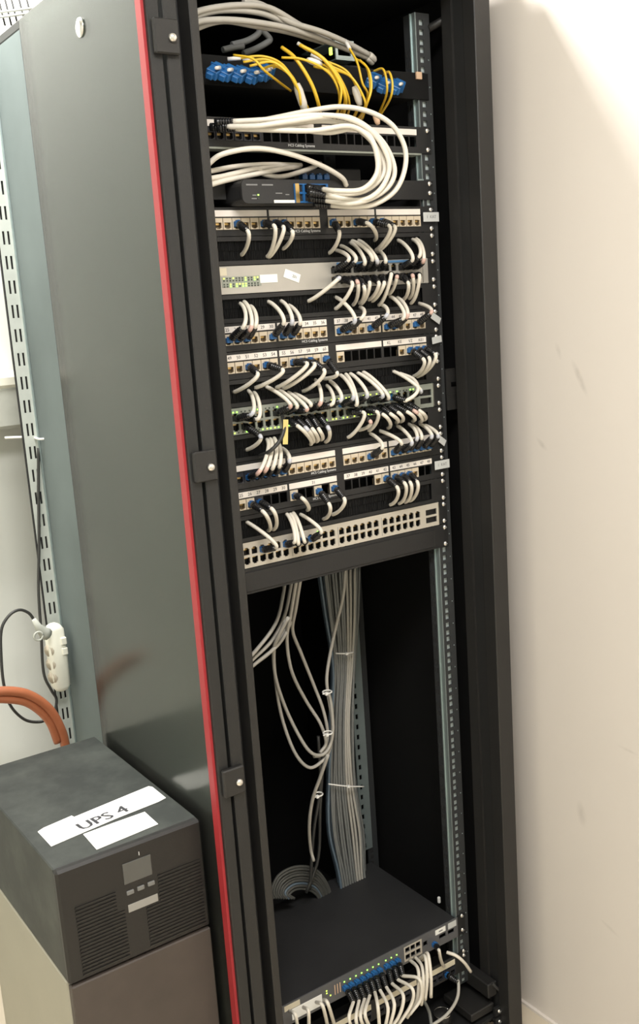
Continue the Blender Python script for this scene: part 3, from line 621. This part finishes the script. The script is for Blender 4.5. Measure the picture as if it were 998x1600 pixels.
# device above the tray and the pale cables coming in from the upper left
o = tag(empty('media_converter', (120, 100, -40)), 'open metal converter cage with green light above the fibre tray', 'media converter')
c0, c1 = at(522, 62, 40), at(553, 96, 40)
build(MB().plate(c0.x, c1.x, c1.z, c0.z, 38, 41, [(c0.x+5, c1.x-8, c1.z+7, c0.z-8)]).box(c0.x, c1.x, 41, 140, c0.z-2, c0.z).box(c0.x, c1.x, 41, 140, c1.z, c1.z+2), 'cage', 'zinc', o)
build(MB().cbox(c0.x-70, c1.x+30, 60, 190, c1.z-8, c1.z-1, 1), 'tray', 'box_black', o)
p = at(517, 80, 30); build(MB().cbox(p.x-2, p.x+2, 28, 34, p.z-6, p.z+6, .8), 'indicator', 'led_yellow', o)
topc = [([(285,40),(308,20),(340,12),(400,14),(450,36),(500,50)], 4.6, 'cord_grey'), ([(285,48),(308,26),(350,16),(410,21),(460,44),(490,60)], 4.6, 'cord_grey'), ([(290,50),(310,34),(360,31),(420,38),(470,50),(530,72),(574,90)], 4.6, 'cord_grey'),
 ([(290,60),(311,43),(350,33),(400,41),(450,50),(505,66)], 4.4, 'cord_grey'), ([(380,2),(410,8),(450,33),(500,49),(540,66),(577,86)], 4.4, 'cord_grey'), ([(290,30),(315,16),(370,8),(420,12),(470,40),(515,62)], 4.4, 'cord_grey')]
for k, (L, rr, m) in enumerate(topc):
    N = len(L); pts = [at(x, y, [-20, -18, -20, -20, -8, 10, 20, 30][i]-6*(k % 3)) for i, (x, y) in enumerate(L)]
    tag(build(MB().tube(spline(pts, 7), rr, 9), 'network_cable', m, None, tuple(pts[0])), ['top edge grey-white cable arching from left post', 'second grey-white cable arching at the rack top', 'long lower grey-white cable ending beside the blue right connectors', 'lowest short grey-white cable arching at the rack top', 'grey-white cable crossing the rack top to the right end', 'highest grey-white cable behind the others at the rack top'][k], 'network cable', 'cables along the rack top')
    if k in (2, 4): build(MB().disc(pts[-1], (1, .4, -.4), [(5, -2), (6, 4), (6, 14), (4, 18)], 8), 'plug', 'clear_sleeve', COL.objects[-1] if False else [x for x in ORG][-1])
for L, lab in (([(362,70),(385,64),(402,54),(406,44)], 'dim olive cable stub behind the top cables, left'), ([(380,84),(400,76),(418,66),(421,60),(408,46)], 'dim olive cable hooking behind the top cables'), ([(348,78),(365,74),(380,72)], 'short dim cable end above the left blue connectors')):
    pts = [at(x, y, 60) for x, y in L]; tag(build(MB().tube(spline(pts, 6), 5, 8), 'network_cable', 'cord_dim', None, tuple(pts[0])), lab, 'network cable', 'dim cables behind the fibre tray')
# ------------------------------------------------------------------ lower compartment: cable bundle, loops and ladder strip
o = R(MB().plate(at(548, 1000, 296).x-8, at(548, 1000, 296).x+22, -1640, -890, 294, 297, [(at(548, 1000, 296).x-2, at(548, 1000, 296).x+5, z-6, z+6) for z in range(-1630, -900, 24)]), 'cable_ladder', 'zinc')
for k in range(34):
    f = k/33.0; row = k % 3; j = random.uniform(-2, 2)
    L = [(494+f*66+j, 880), (506+f*52+j, 960), (518+f*36, 1040), (515+f*36-j, 1130), (511+f*44, 1225), (512+f*54+j, 1300), (526+f*44, 1362), (532+f*42, 1400)]
    pts = [at(x, y, 262-11*row+(0 if i < 6 else -0)) for i, (x, y) in enumerate(L)]
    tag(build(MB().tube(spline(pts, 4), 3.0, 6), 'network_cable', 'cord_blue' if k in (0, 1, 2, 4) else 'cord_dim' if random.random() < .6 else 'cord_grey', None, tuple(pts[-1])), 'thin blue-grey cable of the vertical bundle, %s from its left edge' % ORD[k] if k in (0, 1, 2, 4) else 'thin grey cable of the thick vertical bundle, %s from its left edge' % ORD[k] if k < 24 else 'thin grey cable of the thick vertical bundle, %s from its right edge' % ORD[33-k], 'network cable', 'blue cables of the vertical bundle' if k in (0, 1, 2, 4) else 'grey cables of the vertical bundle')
def tie(a, b, lab, Y=225, rr=1.6):
    pa, pb = at(*a, Y), at(*b, Y); mid = (pa+pb)/2+Vector((0, -6, 0))
    o = build(MB().tube(spline([pa, mid, pb], 6), rr, 6), 'cable_tie', 'paper', None, tuple(pa)); tag(o, lab, 'cable tie')
    build(MB().cbox(mid.x-3, mid.x+3, mid.y-4, mid.y+1, mid.z-2.4, mid.z+2.4, .5), 'tie_head', 'paper', o)
tie((513, 1225), (568, 1229), 'white cable tie around the thick bundle above bottom switch')
tie((524, 1021), (552, 1019), 'short pale cable tie high on the vertical bundle')
loopc = [([(385,1050),(395,1040),(430,1010),(455,960),(468,900),(474,870)], 'outer pale cable sweeping from left post up to the blank panel'), ([(385,1042),(395,1030),(425,1000),(445,960),(456,905),(462,870)], 'second pale cable sweeping up to the blank panel'), ([(385,1030),(400,1016),(430,975),(442,930),(448,880)], 'third pale cable sweeping up to the blank panel'),
 ([(385,1047),(400,1036),(440,1000),(462,945),(472,880)], 'inner pale cable sweeping up to the blank panel'),
 ([(446,970),(436,992),(428,1015),(430,1060),(440,1120),(460,1175),(482,1199),(502,1190),(515,1170),(519,1130),(512,1083),(511,1050),(522,990),(536,930),(540,880)], 'longest pale loop hanging in the lower rack'), ([(450,965),(434,996),(427,1020),(432,1065),(452,1120),(480,1170),(500,1180),(514,1168),(520,1140),(517,1100),(513,1082)], 'inner pale hanging loop in the lower rack'), ([(470,900),(462,950),(457,985),(470,1020),(490,1070),(505,1110),(512,1150),(503,1178),(490,1182)], 'straight right strand of the pale hanging loop'), ([(463,905),(454,960),(448,1000),(456,1050),(478,1095),(500,1130),(509,1160),(500,1176)], 'middle strand of the pale hanging loop'),
 ([(512,1180),(500,1215),(488,1250),(483,1290),(485,1325),(490,1345)], 'pale cable dropping from hanging loop to the bottom switch')]
for k, (L, lab) in enumerate(loopc):
    pts = [at(x, y, 60-6*(k % 3)+(110*min(1, i/4) if k > 3 else 18*i)) for i, (x, y) in enumerate(L)]
    tag(build(MB().tube(spline(pts, 7), 3.4, 8), 'network_cable', 'cord_grey', None, tuple(min(pts, key=lambda q: q.z))), lab, 'network cable', 'pale cables hanging in the lower rack')
for (x, y, lab) in ((511, 1081, 'white zip tie on the hanging loops, upper one'), (512, 1145, 'white zip tie on hanging loops, lower one'), (497, 1241, 'double white zip tie on cable dropping to bottom switch')):
    p = at(x, y, 150); o = build(MB().tube([(p.x+9*math.cos(a), p.y+9*math.sin(a), p.z) for a in [i*math.pi/8 for i in range(17)]], 1.5, 6), 'cable_tie', 'paper', None, tuple(p)); tag(o, lab, 'cable tie')
    build(MB().tube([(p.x-8, p.y-6, p.z), (p.x-18, p.y-12, p.z+4)], 1.4, 6), 'tie_tail', 'paper', o); build(MB().cbox(p.x-10, p.x-4, p.y-10, p.y-4, p.z-3, p.z+3, .6), 'tie_head', 'paper', o)
for k in range(9):
    o_ = 4.4*k
    L = [(428+o_*.9, 1404), (424+o_*.8, 1392+o_*.2), (434+o_*.55, 1369+o_*.75), (455+o_*.2, 1356+o_*.95), (478, 1354+o_), (497-o_*.1, 1362+o_), (512-o_*.3, 1384+o_*.8), (520-o_*.3, 1412+o_*.5)]
    pts = [at(x, y, 225-2*(k % 2)+3*i) for i, (x, y) in enumerate(L)]
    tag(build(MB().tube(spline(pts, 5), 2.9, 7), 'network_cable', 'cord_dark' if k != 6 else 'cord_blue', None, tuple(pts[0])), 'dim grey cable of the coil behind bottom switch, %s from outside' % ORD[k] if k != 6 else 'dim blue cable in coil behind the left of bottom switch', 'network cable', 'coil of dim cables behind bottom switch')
for k, (L) in enumerate(([(497,1150),(500,1230),(490,1300),(484,1390)], [(505,1180),(500,1260),(497,1340),(478,1395)])):
    pts = [at(x, y, 215) for x, y in L]; tag(build(MB().tube(spline(pts, 6), 3.5, 7), 'power_cable', 'cord_black', None, tuple(pts[-1])), ['left', 'right'][k]+' of two thin black cables running down behind bottom switch', 'power cable')
# ------------------------------------------------------------------ bottom switch
ZT, ZB = -1665.0, -1708.0
bs = tag(empty('network_switch', (0, 0, ZB)), 'deep slate-black switch at the rack bottom with blue plugs', 'network switch')
hs = []; bp = []
for c in range(10): bp.append((-66+13.6*c+(4 if c > 6 else 0), ZT-25, 'lower-row %s port' % ordn(c+1)))
for c in range(3):
    for z in (ZT-14, ZT-29): hs.append((82+c*13.5, 93+c*13.5, z-5, z+5))
hs += [(128, 139, ZT-26, ZT-16), (170, 188, ZT-28, ZT-19), (193, 210, ZT-28, ZT-19)]
hs += [(x-5.6, x+5.6, z-5.2, z+5.2) for x, z, _ in bp]
switch_body(bs, 0, 'switch_slate', hs, depth=281, z0=ZB, z1=ZT)
for x, z, _ in bp: inst('port', PORT, bs, (x, -.5, z)); inst('indicator', LEDG, bs, (x, -3, ZT-13))
for c in range(3):
    for z in (ZT-14, ZT-29): inst('port', PORT, bs, (87.5+c*13.5, -.5, z))
build(MB().plate(79, 124, ZT-38, ZT-6, -3.2, -2.4, [(82+c*13.5, 93+c*13.5, z-5, z+5) for c in range(3) for z in (ZT-14, ZT-29)]), 'port_frame', 'switch_cream', bs)
build(MB().cbox(-200, -166, -3.2, -2.5, ZT-13, ZT-2, .2), 'sticker', 'cream_tag', bs); build(MB().cbox(-185, -118, -3.4, -2.5, ZT-37, ZT-14, .3), 'sticker', 'paper', bs)
s = build(MB().cbox(160, 187, -3.2, -2.5, ZT-15, ZT-4, .2), 'sticker', 'paper', bs); build(MB().box(169, 179, -3.5, -3.2, ZT-11, ZT-8.4), 'print', 'grey_ink', s)
build(MB().cbox(194, 216, -3.2, -2.5, ZT-16, ZT-3, .2), 'sticker', 'tag_paper', bs)
for (x, z) in ((-107, -13), (-107, -18), (-99, -26)): inst('indicator', LEDY, bs, (x, -3, ZT+z))
for x in (-88, -82, -76): build(MB().box(x-1, x+1, -3, -2.4, ZT-30, ZT-10), 'print', 'sleeve_tan', bs)
for s_ in (1, -1): inst('screw', SCREW, bs, (s_*232.5, -1.7, ZT-1)); inst('screw', SCREW, bs, (s_*232.5, -1.7, ZT-33))
build(MB().cbox(225, 231, 60, 66, ZT-2, ZT+12, 1.5), 'side_clip', 'paper', bs)
DEV['bs'] = dict(ports=bp, taken=set())
for (S, path) in [((552,1566), [(545,1590,-70), (552,1612,-60)]), ((561,1564), [(556,1592,-76), (562,1616,-62)]), ((570,1562), [(563,1588,-80), (572,1612,-66)]), ((578,1557), [(570,1584,-86), (580,1610,-70)]), ((586,1552), [(590,1572,-84), (593,1610,-80)]),
    ((594,1549), [(606,1575,-84), (600,1612,-80)]), ((604,1544), [(616,1570,-88), (606,1612,-80)]), ((613,1540), [(630,1556,-88), (622,1590,-86), (600,1614,-70)]), ((622,1533), [(644,1545,-84), (642,1570,-84), (620,1604,-76)]), ((630,1527), [(655,1530,-80), (657,1560,-80), (640,1585,-76)])]:
    cord('bs', S, path=path, start_y=-44)
DEV['bs']['ports'].append((155, ZT-31, 'separate right-hand port')); cord('bs', (686,1486), path=[(688,1498,-30), (692,1508,-10), (697,1512,20)], start_y=-40)
# bottom patch panel, tilted cords beside it
ZP = -1748.0
bpn = tag(empty('patch_panel_unit', (0, 0, ZP-44)), 'bottom black patch panel with yellowed strip under bottom switch', 'patch panel', 'patch panels in the rack')
zc = ZP-25.5
build(MB().plate(-241, 241, ZP-44, ZP, -2, 0, [(jx(i)-JW/2+.3, jx(i)+JW/2-.3, zc-JH/2+.3, zc+JH/2-.3) for i in range(24)]), 'face_plate', 'panel_black', bpn)
build(MB().box(-215, 215, 24, 26, ZP-42, ZP-2), 'rear_cover', 'inner_black', bpn)
for a, b in STRIPS: build(MB().cbox(a, b, -3.2, -1.9, ZP-18, ZP-6, .4), 'label_strip', 'cream_tag', bpn)
for i in range(24): inst('jack', JACK_BLACK, bpn, (jx(i), -1.2, zc-4))
for dz in (-4, 6.35):
    for s_ in (1, -1): inst('screw', SCREW, bpn, (s_*232.5, -2.2, ZP-dz-2))
DEV['bp'] = dict(ports=[(jx(i), zc-4, ordn(i+1)+' port') for i in range(24)], taken=set())
for S, path in [((716,1535), [(714,1560,-50), (698,1585,-46), (672,1604,-40)]), ((470,1600), [(462,1588,-48), (452,1580,-20)]), ((488,1594), [(482,1582,-50), (474,1574,-18)]), ((516,1590), [(504,1572,-52), (494,1566,-16)]), ((522,1584), [(512,1568,-50), (506,1562,-18)])]:
    cord('bp', S, path=path, m='cord_grey' if S[0] == 716 else 'cord_white', start_y=-38)
for k, (L, lab) in enumerate([([(640,1500), (652,1512), (654,1535), (650,1565), (636,1590)], 'first white cord right of blue plugs at bottom switch'), ([(648,1495), (659,1510), (661,1540), (658,1570)], 'second white cord right of blue plugs at bottom switch'), ([(655,1498), (664,1495), (667,1530), (664,1562)], 'third white cord right of blue plugs at bottom switch'), ([(660,1500), (668,1490), (673,1525), (673,1558)], 'last white cord right of blue plugs at bottom switch')]):
    pts = [at(x, y, [-10, -50, -70, -66, -50][i]) for i, (x, y) in enumerate(L)]
    tag(build(MB().tube(spline(pts, 6), RC, 8), 'patch_cable', 'cord_white', None, tuple(pts[-1])), lab, 'patch cord', 'white cords hanging from the bottom switch')
pts = [at(698, 1488, -40), at(712, 1493, -56), at(725, 1504, -60), at(735, 1518, -50)]
tag(build(MB().tube(spline(pts, 6), RC, 8), 'patch_cable', 'cord_white', None, tuple(pts[-1])), 'short white cord crossing the rail right of the bottom switch', 'patch cord')
pts = [at(660, 1560, -30), at(670, 1580, -30), at(674, 1604, -40)]
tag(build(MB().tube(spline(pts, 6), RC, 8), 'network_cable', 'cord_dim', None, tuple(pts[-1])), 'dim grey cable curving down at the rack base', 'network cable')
# ------------------------------------------------------------------ bench and UPS on the left
stand = tag(empty('low_cabinet', (-466, 190, FLOOR)), 'low cabinet with beige side and dark brown front under the UPS', 'cabinet')
build(MB().cbox(-589, -343, -20, 420, FLOOR, -1424.5, 2), 'carcass', 'stand_beige', stand)
build(MB().cbox(-587, -345, -36, -20.5, FLOOR+40, -1426, 2), 'front_panel', 'stand_brown', stand)
UX0, UX1, UY0, UY1, UZ0, UZ1 = -588, -344, -34, 412, -1423.5, -1232
ups = tag(empty('ups_unit', ((UX0+UX1)/2, 190, UZ0)), 'dusty black UPS unit with UPS 4 paper label on top', 'UPS')
build(MB().cbox(UX0, UX1, UY0+14, UY1, UZ0, UZ1, 2), 'casing', 'ups_top', ups)
build(MB().cbox(UX0-1, UX1+1, UY0, UY0+16, UZ0, UZ1+.5, 4), 'front_bezel', 'ups_black', ups)
lcd = build(MB().cbox(-484, -436, UY0-1.5, UY0+1, -1293, -1258, .6), 'display', 'lcd', ups)
for k in range(3): build(MB().cbox(-482+k*18, -470+k*18, UY0-2.5, UY0+1, -1312+k*.5, -1305+k*.5, .8), 'button', 'button_grey', ups)
build(MB().cbox(-482, -431, UY0-1, UY0+1, -1342, -1329, .3), 'name_plate', 'name_plate', ups)
build(MB().box(-455, -454, UY0-.6, UY0, -1253, -1247), 'indicator', 'white_print', ups)
vm = MB()
for k in range(20):
    zz = -1300-k*6
    for (xa, xb) in ((-566, -488 if zz < -1330 else -500), (-428 if zz > -1345 else -452, -352)):
        vm.box(xa, xb, UY0-1.6, UY0+1, zz-1.4, zz+1.4)
build(vm, 'vent_slats', 'ups_black', ups)['kind'] = 'stuff'
def flat(px, zz, th, name, m, par, c=None):
    P = []
    for x, y in px:
        v = fw + RT*((x-499.0)/CF) + DN*((y-800.0)/CF); P.append(CAM + v*((zz-CAM.z)/v.z))
    mb = MB(); n = len(P); mb.v = [(p.x, p.y, zz) for p in P]+[(p.x, p.y, zz+th) for p in P]
    mb.face(list(range(n))[::-1]); mb.face([n+i for i in range(n)])
    for i in range(n): mb.face([i, (i+1) % n, n+(i+1) % n, n+i])
    return build(mb, name, m, par), P
lb, P = flat([(80, 1323), (59, 1300), (68, 1294), (112, 1275), (116, 1277), (232, 1229), (238, 1230), (259, 1247), (248, 1253), (180, 1280), (110, 1310)], UZ1+.6, .8, 'paper_label', 'paper', ups)
v = fw + RT*((161-499.0)/CF) + DN*((1278-800.0)/CF); c = CAM + v*((UZ1+1.5-CAM.z)/v.z)
for dx in (-.9, 0, .9): text('UPS 4', 37, 'ink', lb, (c.x+dx, c.y, UZ1+1.5+abs(dx)*.1), (0, 0, math.radians(6)))
flat([(151, 1328), (130, 1304), (178, 1286), (226, 1269), (247, 1288)], UZ1+.6, .8, 'paper_note', 'paper', ups)
# ------------------------------------------------------------------ things on the back wall
wb = tag(empty('wall_box', (-320, 800, -660)), 'white wall box behind the slotted flange, shaded front coloured grey', 'junction box')
build(MB().cbox(-470, -268, 740, 850, -640, -548, 8), 'casing', 'box_grey', wb)  # white box; the shade on its front is put into the grey colour
build(MB().cbox(-474, -264, 736, 848, -556, -520, 10), 'lit_top', 'strip_white', wb)  # paler slab added for the brightly lit top face of the box
for k, (a, b) in enumerate((((33, 597), (47, 585)), ((36, 603), (48, 596)), ((39, 612), (49, 603)))):
    pts = [at(*a, 720), at((a[0]+b[0])/2, (a[1]+b[1])/2-2, 700), at(*b, 690)]
    tag(build(MB().tube(spline(pts, 5), 3, 7), 'wire', 'cord_grey', None, tuple(pts[0])), ['upper', 'middle', 'lower'][k]+' short pale wire beside the white wall box', 'wire', 'wires beside the wall box')
pts = [at(8, 684, 700), at(48, 683, 660), at(62, 686, 615), at(85, 684, 612), at(106, 680, 612)]
o = tag(build(MB().tube(spline(pts, 6), 2.6, 6), 'cable_tie', 'paper', None, tuple(pts[2])), 'white cable tie poking out from the slotted flange', 'cable tie'); build(MB().disc(pts[-1], (1, 0, .1), [(2, -8), (4, -6), (4, 0), (1, 4)], 8), 'tie_head', 'paper', o)
# power strip with plug and cords
pc = at(88, 1027, 600); ps = tag(empty('power_strip', tuple(pc+Vector((0, 0, -90)))), 'white power strip hanging by the slotted flange', 'power strip')
def strip_pt(x, y, Y=600): return at(x, y, Y)
A, B = at(84, 983, 600), at(95, 1070, 600); ax = (A-B).normalized(); sd = Vector((1, 0, 0)); fwv = ax.cross(sd).normalized()
def along(prof, seg=16):
    mb = MB(); n0 = 0
    for (t, w, d) in prof:
        c = B+(A-B)*t
        for k in range(seg):
            a = 2*math.pi*k/seg; s1, c1 = math.sin(a), math.cos(a)
            q = c + sd*(w*math.copysign(abs(c1)**.6, c1)) + fwv*(d*math.copysign(abs(s1)**.6, s1)); mb.v.append(tuple(q))
    N = len(prof)
    for i in range(N-1):
        for k in range(seg): a, b = i*seg+k, i*seg+(k+1) % seg; mb.face([a, b, b+seg, a+seg], 0, True)
    mb.face(list(range(seg))[::-1]); mb.face([(N-1)*seg+k for k in range(seg)])
    return mb
build(along([(-.10, 6, 8), (-.07, 13, 14), (0, 19, 17), (.5, 20, 18), (1.0, 19, 17), (1.07, 13, 14), (1.1, 6, 8)]), 'casing', 'strip_white', ps)
for k, t in enumerate((.18, .42, .66)):
    c = B+(A-B)*t+Vector((-17, -6, 0)); build(MB().disc(c, (-1, -.5, 0), [(13, -4), (13, 2), (11, 3), (10, 1), (0, 1)], 14), 'socket', 'socket_beige', ps)
for k, t in enumerate((.62, .80)):
    c = B+(A-B)*t+Vector((12, -17, 0)); build(MB().cbox(c.x-6, c.x+6, c.y-4, c.y+4, c.z-8, c.z+8, 1.5), 'rocker_switch', 'strip_white', ps)
pl_ = tag(empty('power_plug', tuple(at(68, 990, 570))), 'grey power plug with ring handle in the white power strip', 'power plug')
c = at(70, 990, 574); build(MB().tube([at(53, 968, 570), at(60, 980, 570), at(68, 988, 574), c+Vector((6, 3, -4))], 8, 10, radii=[5, 8, 12, 13]), 'body', 'box_grey', pl_)
c = at(60, 994, 562); build(MB().tube([c+Vector((9*math.cos(a), 0, 9*math.sin(a))) for a in [i*math.pi/8 for i in range(17)]], 2.2, 7), 'ring', 'box_grey', pl_)
for L, lab in (([(54,970),(45,958),(30,953),(14,962),(2,985),(2,1030),(6,1070),(16,1102),(38,1124),(62,1128),(80,1120)], 'dark power cord looping left of the power strip'), ([(60,700),(60,760),(61,850),(60,920),(64,985),(68,1050),(80,1078),(88,1092),(86,1110),(80,1120)], 'dark cord running down the white wall to the power strip')):
    pts = [at(x, y, 640-i*3) for i, (x, y) in enumerate(L)]; tag(build(MB().tube(spline(pts, 7), 3.2, 8), 'power_cable', 'cord_black', None, tuple(min(pts, key=lambda q: q.z))), lab, 'power cord')
for L, rr, lab in (([(-20,1083),(10,1080),(40,1084),(66,1098),(84,1118),(97,1145),(102,1165)], 10, 'thicker orange hose curving down behind the UPS'), ([(-20,1093),(10,1093),(38,1097),(60,1110),(78,1130),(90,1160)], 8, 'lower orange hose curving down behind the UPS')):
    pts = [at(x, y, 560) for x, y in L]; tag(build(MB().tube(spline(pts, 7), rr, 12), 'orange_hose', 'orange_hose', None, tuple(pts[-1])), lab, 'hose', 'orange hoses behind the UPS')
# cable tray high on the back wall at the upper left
ct = tag(empty('wire_tray', (-330, 790, 120)), 'wire mesh cable tray high on the wall at upper left', 'cable tray')
for k, (a, b) in enumerate((((-10, 28), (52, 20)), ((-10, 20), (60, 12)))):
    build(MB().tube([at(*a, 790), at(*b, 790)], 2.6, 6), 'rail_wire', 'box_grey', ct)
for x in (2, 12, 22, 34, 46): build(MB().tube([at(x-4, 0, 800), at(x+6, 40, 800)], 2, 6), 'cross_wire', 'slot_dark', ct)
